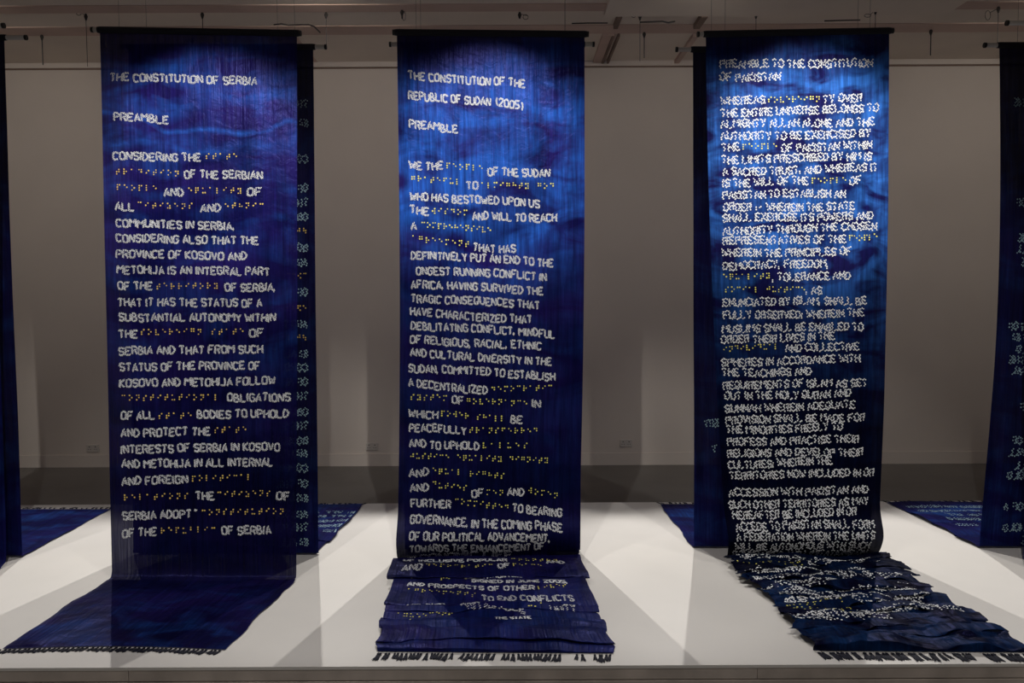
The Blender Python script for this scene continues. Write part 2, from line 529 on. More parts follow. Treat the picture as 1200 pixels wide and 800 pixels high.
class Banner:
    """silk strip: u 0..1 across, w 0..1 down the hanging drop, w 1..2 along the trail on the platform"""

    def __init__(self, TL, TR, BL, BR_, EL, ER, seed, folds=(), fold_h=.02, warp=.015, lump=.004, hang=.004, bulge=0.0,
                 ripple=1.0, edge=(0, 0), sgn=-1, curve=.03, ragged=.0, front_bow=0.0, pile=0.0, crumple=1.0, lf=(5, 6)):
        self.c = [np.array(p, float) for p in (TL, TR, BL, BR_, EL, ER)]
        self.__dict__.update(seed=seed, folds=folds, fold_h=fold_h, warp=warp, lump=lump, hang=hang, bulge=bulge,
                             ripple=ripple, edge=edge, sgn=sgn, curve=curve, ragged=ragged, front_bow=front_bow, pile=pile, crumple=crumple, lf=lf)
        c = self.c
        self.W = float(np.linalg.norm(c[1] - c[0]) + np.linalg.norm(c[3] - c[2])) / 2
        self.H = float(np.linalg.norm(c[2] - c[0]))
        self.T = float(np.linalg.norm(c[4] - c[2]))

    def base(self, u, w):
        c = self.c
        u = u[:, None]; v = np.clip(w, 0, 1)[:, None]; t = np.clip(w - 1, 0, 1)[:, None]
        top = c[0] * (1 - u) + c[1] * u
        mid = c[2] * (1 - u) + c[3] * u
        end = c[4] * (1 - u) + c[5] * u
        P = np.where(w[:, None] <= 1, top * (1 - v) + mid * v, mid * (1 - t) + end * t)
        e = np.sin(v[:, 0] * PI) * ((1 - u[:, 0]) * self.edge[0] + u[:, 0] * self.edge[1])
        P[:, 0] += np.where(w <= 1, e, 0)
        return P

    def full(self, u, w):
        s = self.seed
        c = self.c
        hangp = w <= 1
        t = np.clip(w - 1, 0, 1)
        # folds warp along the trail
        pos = t.copy()
        h = np.full_like(t, .004)
        xo = np.zeros_like(t)
        if len(self.folds):
            d = self.warp * fbm(u * 3.0, t * 3, s + 5, 3) * sstep(0, .06, t) * sstep(0, .05, 1 - t)
            tau = np.clip(t + d, 0, 1)
            F = np.array([0.0] + list(self.folds) + [1.0])
            k = np.clip(np.searchsorted(F, tau, side='right') - 1, 0, len(F) - 2)
            a, b = F[k], F[k + 1]
            ph = (tau - a) / (b - a)
            L = (b - a)
            amp = self.fold_h * (.7 + .5 * vnoise(u * 2.5 + k * 7.1, k * 3.3, s + 9)) * np.clip(L / .10, .4, 1.2)
            amp = np.where(k == len(F) - 2, amp * .3, amp)
            fall = np.clip((ph - .80) / .20, 0, 1)
            belly = np.sin(np.clip(ph / .9, 0, 1) * PI) ** 2
            # layers: each lies over the one in front of it and ends in a rolled lip
            h = h + amp * (.55 + .35 * belly + .10 * ph) * (1 - fall * fall * (3 - 2 * fall)) + amp * .5 * np.clip(ph / .15, 0, 1) * fall * 0
            over = .026 / self.T
            g = a + L * np.clip(ph / .86, 0, 1) + over * np.sin(np.clip((ph - .6) / .4, 0, 1) * PI)
            pos = np.clip(g - d, 0, 1.0)
            xo = self.ragged * (fbm(k * 1.7 + ph, k * 2.9 + 0 * ph, s + 31, 2))
        Pt = self.base(u, 1 + pos)
        h = h + np.maximum(self.lump * (1 + self.crumple * fbm(u * self.lf[0] + t * 2.3, t * self.lf[1] - u * 1.7, s + 3, 3)), 0) * sstep(0, .03, 1 - t)
        Pt[:, 2] += h
        Pt[:, 0] += xo * (2 * np.abs(u - .5)) ** 2 * np.where(u > .5, 1, -1)
        Pt[:, 0] += .008 * fbm(t * 5 + np.round(u) * 9, 0 * t, s + 41, 2) * (2 * np.abs(u - .5)) ** 3
        Pt[:, 1] += self.front_bow * np.sin(u * PI) * t
        # hanging drop
        v = np.clip(w, 0, 1)
        Ph = self.base(u, v)
        Wm = self.W
        d = self.hang * self.ripple * sstep(.0, .12, v) * (
            fbm(u * Wm * 9, v * 1.6, s, 3) + .5 * np.sin(u * Wm * 46 + 2.2 * fbm(u * 2, v * 2.5, s + 2, 2)))
        d = d + .012 * sstep(.03, .5, v) * fbm(u * 1.6, v * 2.0, s + 21, 2)
        edgefold = np.exp(-((u - .94) / .035) ** 2) + np.exp(-((u - .05) / .03) ** 2)
        d = d + self.hang * 1.5 * edgefold * fbm(u * 14, v * 7, s + 77, 2) * sstep(.05, .2, v)
        if self.bulge:
            d = d - self.bulge * np.exp(-((v - .955) / .035) ** 2) * (1 + .3 * fbm(u * 3, v * 0, s + 8, 2))
        d = d * (1 - sstep(.985, 1, v))
        Ph[:, 1] += -self.sgn * d if self.sgn < 0 else d
        # soft turn from the drop into the trail
        r = self.curve
        zz = np.clip((Ph[:, 2] - TOP) / r, 0, 1)
        Ph[:, 1] += self.sgn * -1 * r * (1 - np.sqrt(np.clip(1 - (1 - zz) ** 2, 0, 1))) * -1 * 0 + self.sgn * r * (1 - np.sqrt(np.clip(1 - (1 - zz) ** 2, 0, 1)))
        Pt[:, 1] += self.sgn * r * (1 - sstep(0, .5, t))
        P = np.where(hangp[:, None], Ph, Pt)
        j = self.full_joint(u, s) if hasattr(self, 'full_joint') else 0
        P[:, 2] = np.where(hangp, P[:, 2] + h * 0 + np.maximum(0, .004 + self.lump - (P[:, 2] - TOP)) * (v > .9), P[:, 2])
        return P

    def frame(self, u, w):
        e = 1e-3
        P = self.full(u, w)
        du = (self.full(u + e, w) - self.full(u - e, w))
        dw = (self.full(u, w + e) - self.full(u, w - e))
        du /= np.linalg.norm(du, axis=1)[:, None] + 1e-12
        n = np.cross(du, dw)
        n /= np.linalg.norm(n, axis=1)[:, None] + 1e-12
        dw = np.cross(n, du)
        return P, du, dw, n

    def find(self, px):
        """cloth coordinates of points seen at pixels px"""
        px = np.array(px, float)
        u = np.full(len(px), .5)
        w = np.where(px[:, 1] > self.crease_px, 1.5, .5)
        for _ in range(25):
            f = project(self.base(u, w)) - px
            e = 1e-4
            fu = (project(self.base(u + e, w)) - px - f) / e
            fw = (project(self.base(u, w + e)) - px - f) / e
            det = fu[:, 0] * fw[:, 1] - fu[:, 1] * fw[:, 0]
            u = u - (f[:, 0] * fw[:, 1] - f[:, 1] * fw[:, 0]) / det
            w = w - (fu[:, 0] * f[:, 1] - fu[:, 1] * f[:, 0]) / det
            w = np.clip(w, .001, 1.999)
        return u, w

    def cloth(self, mat, parent, nu=150, nh=320, nt=300):
        ws = np.concatenate([np.linspace(0, 1, nh), 1 + np.linspace(0, 1, nt + 1)[1:]])
        us = np.linspace(0, 1, nu)
        U, Wg = np.meshgrid(us, ws)
        P = self.full(U.ravel(), Wg.ravel())
        n = len(ws)
        i = np.arange((n - 1) * nu).reshape(n - 1, nu)[:, :-1].ravel()
        F = np.stack([i, i + nu, i + nu + 1, i + 1], 1)
        me = bpy.data.meshes.new('cloth')
        me.vertices.add(len(P)); me.vertices.foreach_set('co', P.ravel())
        me.loops.add(F.size); me.loops.foreach_set('vertex_index', F.ravel())
        me.polygons.add(len(F))
        me.polygons.foreach_set('loop_start', np.arange(0, F.size, 4))
        me.polygons.foreach_set('loop_total', np.full(len(F), 4))
        uvl = me.uv_layers.new(name='UVMap')
        leng = np.where(Wg <= 1, Wg * self.H, self.H + (Wg - 1) * self.T).ravel()
        uv = np.stack([U.ravel() * self.W, leng], 1)[F.ravel()]
        uvl.data.foreach_set('uv', uv.ravel())
        me.update(calc_edges=True)
        me.validate()
        return link('cloth', me, mat, parent, True)

    def dots(self, name, uw, r, mat, parent, off, both=False):
        if not len(uw): return None
        uw = np.array(uw)
        u, w = np.clip(uw[:, 0], .012, .988), np.clip(uw[:, 1], .004, 1.99)
        P, du, dw, n = self.frame(u, w)
        K = 6
        jit = np.array([rnd.uniform(.8, 1.15) for _ in range(len(u))])
        V = []
        for sg in ((1, -1) if both else (1,)):
            c = P + n * off * sg
            for k in range(K):
                a = 2 * PI * k / K
                V.append(c + (du * math.cos(a) + dw * math.sin(a)) * (r * jit)[:, None])
        V = np.array(V).reshape(2 if both else 1, K, len(u), 3).transpose(0, 2, 1, 3).reshape(-1, 3)
        nf = len(V) // K
        me = bpy.data.meshes.new(name)
        me.vertices.add(len(V)); me.vertices.foreach_set('co', V.ravel())
        me.loops.add(len(V)); me.loops.foreach_set('vertex_index', np.arange(len(V)))
        me.polygons.add(nf)
        me.polygons.foreach_set('loop_start', np.arange(0, len(V), K))
        me.polygons.foreach_set('loop_total', np.full(nf, K))
        me.update(calc_edges=True)
        return link(name, me, mat, parent)

    def write(self, lines, cap, step, off, stagger, gap, bcell=.030, brow=.0115, wave=.0):
        """lines: (x0, y0, x1, y1, text) or braille when the text starts with '#'; returns dots of letters and of braille"""
        px = []
        for x0, y0, x1, y1, s in lines:
            px += [(x0, y0), (x1, y1)]
        u, w = self.find(px)
        if len(self.folds):         # only the upper face of each fold shows
            F = np.array([0.0] + list(self.folds) + [1.0])
            tt = np.clip(w - 1, 0, 1)
            k = np.clip(np.searchsorted(F, tt, side='right') - 1, 0, len(F) - 2)
            w = np.where(w > 1, 1 + F[k] + (tt - F[k]) * .80, w)
        let, bra = [], []
        for i, (x0, y0, x1, y1, s) in enumerate(lines):
            ua, wa, ub, wb = u[2 * i], w[2 * i], u[2 * i + 1], w[2 * i + 1]
            Lw = self.H if wa <= 1 else self.T
            if s[0] == '#':
                word = s[1:]
                n = len(word)
                for k, ch in enumerate(word):
                    if ch == ' ': continue
                    f = (k + .25) / n
                    jy = rnd.uniform(-.0025, .0025)
                    for d in BR.get(ch, '1'):
                        bx, by = BPOS[d]
                        bra.append((ua + (ub - ua) * f + np.sign(ub - ua) * bx * brow / self.W,
                                    wa + (wb - wa) * f - ((by - 1) * brow + jy) / Lw))
                continue
            tot = sum(advance(c) for c in s) - 1.5
            x = 0.0
            ph = rnd.uniform(0, 6)
            gh = cap / 6
            for ch in s:
                jy = rnd.uniform(-.09, .09) * cap + wave * math.sin(x / tot * 5 + ph)
                rot = rnd.uniform(-.10, .10)
                for gx, gy in glyph_dots(ch, step, off, stagger, gap):
                    f = (x + gx + rot * (gy - 3)) / tot
                    let.append((ua + (ub - ua) * f + rnd.uniform(-.0008, .0008),
                                wa + (wb - wa) * f - ((gy - 3) * gh + jy) / Lw))
                x += advance(ch)
        return let, bra


TASSELS = {}


def tassel_mesh(kind):
    """knotted bundle of yarn lying along +X, three shapes of it"""
    if kind in TASSELS: return TASSELS[kind]
    r = random.Random(kind)
    m = MB()
    m.tube([(0, 0, .004), (.3, 0, .005)], .0012 * 12, 5)
    m.tube([(.28, 0, .006), (.36, 0, .006), (.44, r.uniform(-.03, .03), .006)], [.10, .17, .11], 8)
    for k in range(7):
        a = (k - 3) / 3
        y0 = a * .08
        m.tube([(.40, y0, -.03), (.7, y0 + a * .10 + r.uniform(-.03, .03), -.09), (1.0 + r.uniform(-.08, .05), y0 + a * .20 + r.uniform(-.05, .05), -.13)],
               [.05, .075, .02], 5)
    me = m.mesh('tassel')
    me.materials.append(M['tassel'])
    me.polygons.foreach_set('use_smooth', [True] * len(me.polygons))
    TASSELS[kind] = me
    return me


def pole(root, b, ext_l, ext_r, rad=.017, sleeve=True):
    TL, TR = Vector(b.c[0]), Vector(b.c[1])
    d = (TR - TL).normalized()
    A, B = TL - d * ext_l, TR + d * ext_r
    p = MB().tube([A, B], rad * .72, 14).build('hanging_pole', M['alu'], root, True)
    MB().tube([A - d * .010, A + d * .002], rad * .85, 14).build('end_cap', M['blackplastic'], p, False)
    MB().tube([B - d * .002, B + d * .010], rad * .85, 14).build('end_cap', M['blackplastic'], p, False)
    if sleeve:
        MB().tube([TL - d * .012, TL, TR, TR + d * .012], [rad * .9, rad, rad, rad * .9], 14).build('pole_sleeve', M['black'], root, True)
    for e in (TL + d * .10, TR - d * .10):
        MB().tube([e + Vector((0, 0, rad)), (e.x, e.y, CEIL_Z)], .0009, 5).build('suspension_wire', M['steelwire'], root)


def fringe(root, b, n, size, lean, spread, kindset=(1, 2, 3), skip=(), wide=.45):
    us = np.linspace(.008, .992, n)
    P = b.full(us, np.full(n, 1.999))
    for k in range(n):
        if k in skip: continue
        o = bpy.data.objects.new('tassel', tassel_mesh(kindset[k % len(kindset)]))
        COL.objects.link(o)
        o.parent = root
        o.matrix_parent_inverse = Matrix.Translation(-Vector(root.location))
        ang = (-PI / 2 if b.sgn < 0 else PI / 2) + lean + rnd.uniform(-spread, spread)
        s = size * rnd.uniform(.85, 1.15)
        o.location = (P[k, 0], P[k, 1] - b.sgn * .003, TOP + .001 + s * wide * .6 * .175)
        o.rotation_euler = (0, 0, ang)
        o.scale = (s, s * wide, s * wide * .6)


def banner_root(b, label, group):
    m = (b.c[2] + b.c[3]) / 2
    return empty('hanging_banner', (float(m[0]), float(m[1]), TOP), label, 'banner', group)

# ------------------------------------------------------------------ the three front banners


FG = 'front row of lettered silk banners'
# --- Serbia
b = Banner(at(117, 35, FRONT_Y), at(348, 39, FRONT_Y), on(132, 677, TOP), on(348, 677, TOP), on(3, 761, TOP), on(266, 762, TOP),
           seed=11, lump=.003, hang=.0022, ripple=1.0, curve=.05, front_bow=.03, crumple=1.3, lf=(7, 4))
b.crease_px = 677
t = banner_root(b, 'front-row violet navy banner headed THE CONSTITUTION OF SERBIA, smooth trail', FG)
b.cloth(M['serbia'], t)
title = [(130, 90, 301, 95, 'THE CONSTITUTION OF SERBIA')]
pre = [(134, 136, 197, 140, 'PREAMBLE')]
body = [
    (133, 182, 235, 185, 'CONSIDERING THE'), (240, 183, 280, 183, '#STATE'),
    (135, 201, 212, 203, '#TRADITION'), (216, 204, 307, 205, 'OF THE SERBIAN'),
    (136, 219, 186, 221, '#PEOPLE'), (192, 225, 214, 225, 'AND'), (219, 223, 285, 223, '#EQUALITY'), (290, 225, 306, 225, 'OF'),
    (136, 242, 157, 242, 'ALL'), (160, 240, 228, 241, '#CITIZENS'), (235, 244, 258, 244, 'AND'), (262, 241, 311, 241, '#ETHNIC'),
    (137, 261, 274, 265, 'COMMUNITIES IN SERBIA,'), (137, 279, 302, 282, 'CONSIDERING ALSO THAT THE'),
    (137, 297, 288, 300, 'PROVINCE OF KOSOVO AND'), (138, 316, 315, 318, 'METOHIJA IS AN INTEGRAL PART'),
    (139, 335, 178, 335, 'OF THE'), (182, 335, 257, 335, '#TERRITORY'), (263, 337, 322, 336, 'OF SERBIA,'),
    (139, 354, 306, 355, 'THAT IT HAS THE STATUS OF A'), (140, 372, 322, 372, 'SUBSTANTIAL AUTONOMY WITHIN'),
    (140, 391, 161, 391, 'THE'), (164, 389, 287, 388, '#SOVEREIGN STATE'), (292, 390, 308, 390, 'OF'),
    (140, 411, 307, 409, 'SERBIA AND THAT FROM SUCH'), (141, 430, 304, 428, 'STATUS OF THE PROVINCE OF'),
    (141, 449, 322, 446, 'KOSOVO AND METOHIJA FOLLOW'),
    (142, 466, 258, 465, '#CONSTITUTIONAL'), (266, 466, 340, 465, 'OBLIGATIONS'),
    (143, 487, 181, 486, 'OF ALL'), (185, 487, 227, 486, '#STATE'), (231, 486, 338, 484, 'BODIES TO UPHOLD'),
    (143, 507, 246, 505, 'AND PROTECT THE'), (250, 504, 291, 503, '#STATE'),
    (143, 526, 328, 523, 'INTERESTS OF SERBIA IN KOSOVO'), (144, 543, 320, 541, 'AND METOHIJA IN ALL INTERNAL'),
    (144, 563, 220, 561, 'AND FOREIGN'), (224, 560, 297, 559, '#POLITICAL'),
    (145, 582, 224, 580, '#RELATIONS'), (230, 581, 251, 581, 'THE'), (254, 579, 320, 577, '#CITIZENS'), (325, 580, 340, 580, 'OF'),
    (145, 604, 232, 601, 'SERBIA ADOPT*'), (236, 600, 336, 598, '#CONSTITUTION'),
    (145, 624, 184, 622, 'OF THE'), (188, 621, 256, 620, '#REPUBLIC'), (261, 621, 318, 620, 'OF SERBIA')]
kw = dict(cap=.038, step=1.15, off=(-.40, .40), stagger=True, gap=.62)
l1, _ = b.write(title, **kw)
l0, _ = b.write(pre, **kw) if pre else ([], [])
l2, br = b.write(body, **kw)
b.dots('heading_lettering', l1, .0030, M['dot'], t, -.0022)
b.dots('preamble_lettering', l0, .0030, M['dot'], t, -.0022)
b.dots('text_lettering', l2, .0030, M['dot'], t, -.0022)
b.dots('braille_lettering', br, .0042, M['yellow'], t, -.0022)
pole(t, b, .035, .012)
fringe(t, b, 48, .056, -.5, .12, wide=.6)

# --- Sudan
b = Banner(at(465, 38, FRONT_Y), at(685, 40, FRONT_Y), on(466, 657, TOP + .035), on(678, 653, TOP + .035), on(437, 764, TOP), on(722, 766, TOP),
           seed=23, folds=(.25, .57, .63, .71, .80, .91), fold_h=.028, warp=.030, lump=.006, pile=.035, crumple=1.2, lf=(4, 9), hang=.003, ripple=1.1, bulge=.055,
           edge=(.012, .012), ragged=.02, curve=.03)
b.crease_px = 656
t = banner_root(b, 'front-row azure navy banner headed THE CONSTITUTION OF THE REPUBLIC OF SUDAN (2005)', FG)
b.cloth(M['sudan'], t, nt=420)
title = [(479, 88, 615, 99, 'THE CONSTITUTION OF THE'), (479, 111, 614, 124, 'REPUBLIC OF SUDAN (2005)')]
pre = [(480, 146, 536, 151, 'PREAMBLE')]
body = [
    (480, 193, 519, 195, 'WE THE'), (522, 194, 568, 197, '#PEOPLE'), (572, 202, 644, 202, 'OF THE SUDAN'),
    (481, 209, 541, 213, '#GRATEFUL'), (547, 217, 560, 218, 'TO'), (563, 217, 651, 218, '#ALMIGHTY GOD'),
    (481, 229, 632, 239, 'WHO HAS BESTOWED UPON US'),
    (481, 246, 502, 247, 'THE'), (505, 247, 550, 249, '#WISDOM'), (554, 254, 652, 255, 'AND WILL TO REACH'),
    (482, 263, 488, 264, 'A'), (493, 263, 577, 270, '#COMPREHENSIVE'),
    (482, 279, 552, 286, '#AGREEMENT'), (555, 290, 604, 292, 'THAT HAS'),
    (482, 298, 648, 308, 'DEFINITIVELY PUT AN END TO THE'), (488, 316, 640, 324, 'ONGEST RUNNING CONFLICT IN'),
    (482, 332, 636, 341, 'AFRICA, HAVING SURVIVED THE'), (482, 349, 632, 357, 'TRAGIC CONSEQUENCES THAT'),
    (481, 366, 623, 374, 'HAVE CHARACTERIZED THAT'), (482, 381, 650, 391, 'DEBILITATING CONFLICT, MINDFUL'),
    (481, 397, 634, 406, 'OF RELIGIOUS, RACIAL, ETHNIC'), (481, 414, 646, 423, 'AND CULTURAL DIVERSITY IN THE'),
    (479, 431, 650, 441, 'SUDAN, COMMITTED TO ESTABLISH'),
    (479, 449, 571, 457, 'A DECENTRALIZED'), (575, 456, 649, 454, '#DEMOCRATIC'),
    (480, 465, 526, 466, '#SYSTEM'), (530, 468, 543, 469, 'OF'), (546, 469, 620, 473, '#GOVERNANCE'), (624, 472, 633, 472, 'IN'),
    (479, 484, 513, 485, 'WHICH'), (516, 484, 593, 491, '#POWER SHALL'), (599, 491, 612, 492, 'BE'),
    (480, 501, 546, 504, 'PEACEFULLY'), (549, 504, 632, 505, '#TRANSFERRED'),
    (480, 518, 561, 524, 'AND TO UPHOLD'), (564, 522, 622, 522, '#VALUES'),
    (480, 534, 644, 540, '#JUSTICE EQUALITY DIGNITY'),
    (480, 554, 502, 553, 'AND'), (506, 551, 593, 558, '#EQUAL RIGHTS'),
    (481, 571, 502, 570, 'AND'), (506, 567, 549, 573, '#DUTIES'), (553, 578, 566, 578, 'OF'), (569, 577, 592, 578, '#MEN'),
    (595, 577, 614, 577, 'AND'), (618, 575, 656, 581, '#WOMEN'),
    (482, 589, 528, 590, 'FURTHER'), (532, 587, 598, 596, '#COMMITTED'), (601, 595, 658, 601, 'TO BEARING'),
    (482, 606, 658, 617, 'GOVERNANCE, IN THE COMING PHASE'), (482, 623, 644, 629, 'OF OUR POLITICAL ADVANCEMENT,'),
    (482, 640, 637, 638, 'TOWARDS THE ENHANCEMENT OF'), (482, 652, 600, 648, 'ECONOMIC LIFE'),
    (477, 665, 594, 664, 'OF INCLUSIVE POPULAR'), (598, 662, 655, 661, '#COUNTRY'),
    (476, 673, 497, 673, 'AND'), (500, 673, 580, 672, '#DEMOCRATIC'), (584, 671, 597, 671, 'OF'), (600, 670, 636, 668, '#PEACE'), (640, 664, 660, 664, 'AND'),
    (477, 679, 520, 679, '#WOMEN'), (545, 681, 612, 678, 'REPUTATION HIKO'),
    (515, 685, 548, 685, '#PEACE'), (553, 686, 668, 689, 'SIGNED IN JUNE 2005,'),
    (476, 692, 627, 698, 'AND PROSPECTS OF OTHER'), (630, 697, 668, 694, '#LIVES'),
    (475, 699, 560, 705, '#AGREEMENTS'), (565, 706, 673, 709, 'TO END CONFLICTS'),
    (475, 712, 520, 713, 'THE WISH'), (540, 716, 615, 717, 'AND STABLE'), (618, 714, 640, 714, '#PEA'), (645, 716, 675, 717, 'UNITY'),
    (463, 725, 532, 726, '#AGREEMENT'), (580, 728, 622, 727, 'THE STATE')]
kw = dict(cap=.038, step=1.15, off=(-.40, .40), stagger=True, gap=.62, wave=.004)
l1, _ = b.write(title, **kw)
l0, _ = b.write(pre, **kw) if pre else ([], [])
l2, br = b.write(body, **kw)
b.dots('heading_lettering', l1, .0030, M['dot'], t, -.0022)
b.dots('preamble_lettering', l0, .0030, M['dot'], t, -.0022)
b.dots('text_lettering', l2, .0030, M['dot'], t, -.0022)
b.dots('braille_lettering', br, .0042, M['lemon'], t, -.0022)
pole(t, b, .012, .012)
fringe(t, b, 56, .080, -.12, .22, skip=(19, 20, 29, 44, 45, 46, 49, 50))

# --- Pakistan
b = Banner(at(827, 40, FRONT_Y), at(1042, 36, FRONT_Y), on(852, 654, TOP + .03), on(1027, 651, TOP + .03), on(948, 763, TOP), on(1212, 765, TOP),
           seed=37, folds=(.05, .11, .18, .24, .32, .38, .46, .53, .60, .66, .74, .81, .88), fold_h=.027, warp=.045, lump=.014, pile=.03, crumple=1.3, lf=(5, 16), hang=.003,
           ripple=1.2, bulge=.05, edge=(-.022, .022), ragged=.035, curve=.03)
b.crease_px = 654
t = banner_root(b, 'front-row azure to black banner headed PREAMBLE TO THE CONSTITUTION OF PAKISTAN', FG)
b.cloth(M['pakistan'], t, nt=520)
pre = []
title = [(844, 76, 1022, 73, 'PREAMBLE TO THE CONSTITUTION'), (844, 90, 914, 90, 'OF PAKISTAN')]
body = [
    (845, 118, 896, 117, 'WHEREAS'), (899, 117, 962, 116, '#SOVEREIGN'), (965, 116, 1010, 115, 'TY OVER'),
    (845, 132, 1029, 127, 'THE ENTIRE UNIVERSE BELONGS TO'), (845, 146, 1024, 142, 'ALMIGHTY ALLAH ALONE AND THE'),
    (845, 160, 1020, 156, 'AUTHORITY TO BE EXERCISED BY'),
    (846, 173, 866, 173, 'THE'), (869, 172, 912, 171, '#PEOPLE'), (916, 173, 1021, 170, 'OF PAKISTAN WITHIN'),
    (846, 187, 1021, 183, 'THE LIMITS PRESCRIBED BY HIM IS'), (847, 201, 1028, 196, 'A SACRED TRUST, AND WHEREAS IT'),
    (847, 214, 947, 212, 'IS THE WILL OF THE'), (950, 212, 993, 211, '#PEOPLE'), (996, 211, 1009, 211, 'OF'),
    (847, 228, 990, 227, 'PAKISTAN TO ESTABLISH AN'), (848, 243, 1001, 241, 'ORDER :- WHEREIN THE STATE'),
    (847, 256, 1023, 252, 'SHALL EXERCISE ITS POWERS AND'), (847, 270, 1027, 265, 'AUTHORITY THROUGH THE CHOSEN'),
    (847, 283, 991, 279, 'REPRESENTATIVES OF THE'), (994, 279, 1029, 277, '#PEOPLE'),
    (846, 297, 997, 294, 'WHEREIN THE PRINCIPLES OF'), (847, 312, 971, 308, 'DEMOCRACY, FREEDOM,'),
    (846, 324, 903, 323, '#EQUALITY'), (905, 324, 996, 323, ', TOLERANCE AND'),
    (848, 339, 945, 339, '#SOCIAL JUSTICE'), (945, 340, 963, 340, ', AS'),
    (847, 354, 1015, 352, 'ENUNCIATED BY ISLAM, SHALL BE'), (847, 369, 1012, 366, 'FULLY OBSERVED; WHEREIN THE'),
    (846, 385, 1011, 382, 'MUSLIMS SHALL BE ENABLED TO'), (845, 398, 978, 393, 'ORDER THEIR LIVES IN THE'),
    (846, 409, 913, 405, '#INDIVIDUAL'), (920, 407, 1006, 406, 'AND COLLECTIVE'),
    (845, 424, 1007, 420, 'SPHERES IN ACCORDANCE WITH'), (846, 436, 950, 435, 'THE TEACHINGS AND'),
    (847, 451, 1015, 448, 'REQUIREMENTS OF ISLAM AS SET'), (849, 464, 996, 460, 'OUT IN THE HOLY QURAN AND'),
    (849, 479, 1001, 473, 'SUNNAH WHEREIN ADEQUATE'), (850, 492, 1012, 488, 'PROVISION SHALL BE MADE FOR'),
    (851, 503, 986, 500, 'THE MINORITIES FREELY TO'), (852, 517, 1005, 514, 'PROFESS AND PRACTISE THEIR'),
    (852, 531, 1010, 528, 'RELIGIONS AND DEVELOP THEIR'), (853, 544, 974, 539, 'CULTURES; WHEREIN THE'),
    (855, 556, 1023, 553, 'TERRITORIES NOW INCLUDED IN OR'),
    (854, 577, 1016, 572, 'ACCESSION WITH PAKISTAN AND'), (854, 591, 1016, 586, 'SUCH OTHER TERRITORIES AS MAY'),
    (858, 603, 1001, 597, 'HEREAFTER BE INCLUDED IN OR'), (860, 614, 1019, 611, 'ACCEDE TO PAKISTAN SHALL FORM'),
    (860, 626, 1018, 622, 'A FEDERATION WHEREIN THE UNITS'), (859, 637, 1013, 634, 'WILL BE AUTONOMOUS WITH SUCH'),
    (858, 647, 1012, 645, 'BOUNDARIES AND LIMITATIONS ON'),
    (866, 658, 1018, 658, 'THEIR POWERS AND AUTHORITY AS MAY'), (866, 664, 940, 664, '#SOVEREIGN'), (945, 664, 1025, 664, 'BE PRESCRIBED'),
    (878, 674, 1010, 672, 'WHEREIN SHALL BE GUARANTEED'), (884, 684, 1060, 678, 'RIGHTS INCLUDING EQUALITY OF STATUS'),
    (890, 691, 1062, 689, 'OF OPPORTUNITY AND BEFORE THE LAW'), (906, 701, 1075, 697, 'AND FREEDOM OF THOUGHT EXPRESSION'),
    (915, 708, 1090, 704, 'BELIEF FAITH WORSHIP AND ASSOCIATION'), (914, 713, 990, 712, '#POLITICAL'), (1000, 713, 1085, 710, 'SUBJECT TO LAW'),
    (926, 721, 1000, 720, '#MORALITY'), (1003, 722, 1100, 716, 'AND WHEREIN ADEQUATE'), (920, 729, 1040, 727, 'THE INTERESTS OF MINORITIES'), (1100, 722, 1130, 725, 'AND')]
kw = dict(cap=.038, step=2.7, off=(-.35, .35), stagger=True, gap=1.15, wave=.003)
l1, _ = b.write(title, **kw)
l0, _ = b.write(pre, **kw) if pre else ([], [])
l2, br = b.write(body, **kw)
b.dots('heading_lettering', l1, .0043, M['dot'], t, -.0024)
b.dots('text_lettering', l2, .0043, M['dot'], t, -.0024)
b.dots('braille_lettering', br, .0041, M['lemon'], t, -.0024)
pole(t, b, .035, .012)
fringe(t, b, 56, .085, .15, .35, skip=(2, 11, 27, 28, 33, 40, 41))

# --- the neighbours just outside the frame, whose poles reach into it
for (x0, x1, f0, f1, lb, sd) in (
        (-226, -6, -428, -140, 'front-row plain navy banner beyond the left end of the row, only its pole end showing', 51),
        (1206, 1420, 1330, 1600, 'front-row plain navy banner beyond the right end of the row, only its pole end showing', 53)):
    yy = 30 if x0 < 0 else 27
    b = Banner(at(x0, yy, FRONT_Y), at(x1, yy, FRONT_Y), on(x0 + (12 if x0 < 0 else -6), 664, TOP), on(x1 + (12 if x0 < 0 else -6), 664, TOP),
               on(f0, 764, TOP), on(f1, 764, TOP), seed=sd, lump=.003, hang=.003, curve=.04)
    t = banner_root(b, lb, FG)
    b.cloth(M['verso'], t, 60, 120, 80)
    pole(t, b, .11 if x0 > 0 else .03, .03 if x0 > 0 else .04)

# ------------------------------------------------------------------ the back row, turned to the wall: letters show through mirrored
BG = 'back row of banners facing the wall'
FILL = ['THE PROVINCE OF', 'AND PROTECT THE', 'OF ALL', 'INTERESTS OF', 'THE STATUS OF A', 'IN ALL INTERNAL', 'COMMUNITIES IN', 'THAT THE',
        'AND THE', 'BODIES TO UPHOLD', 'CONSIDERING THE', 'OF THE', 'OBLIGATIONS OF']


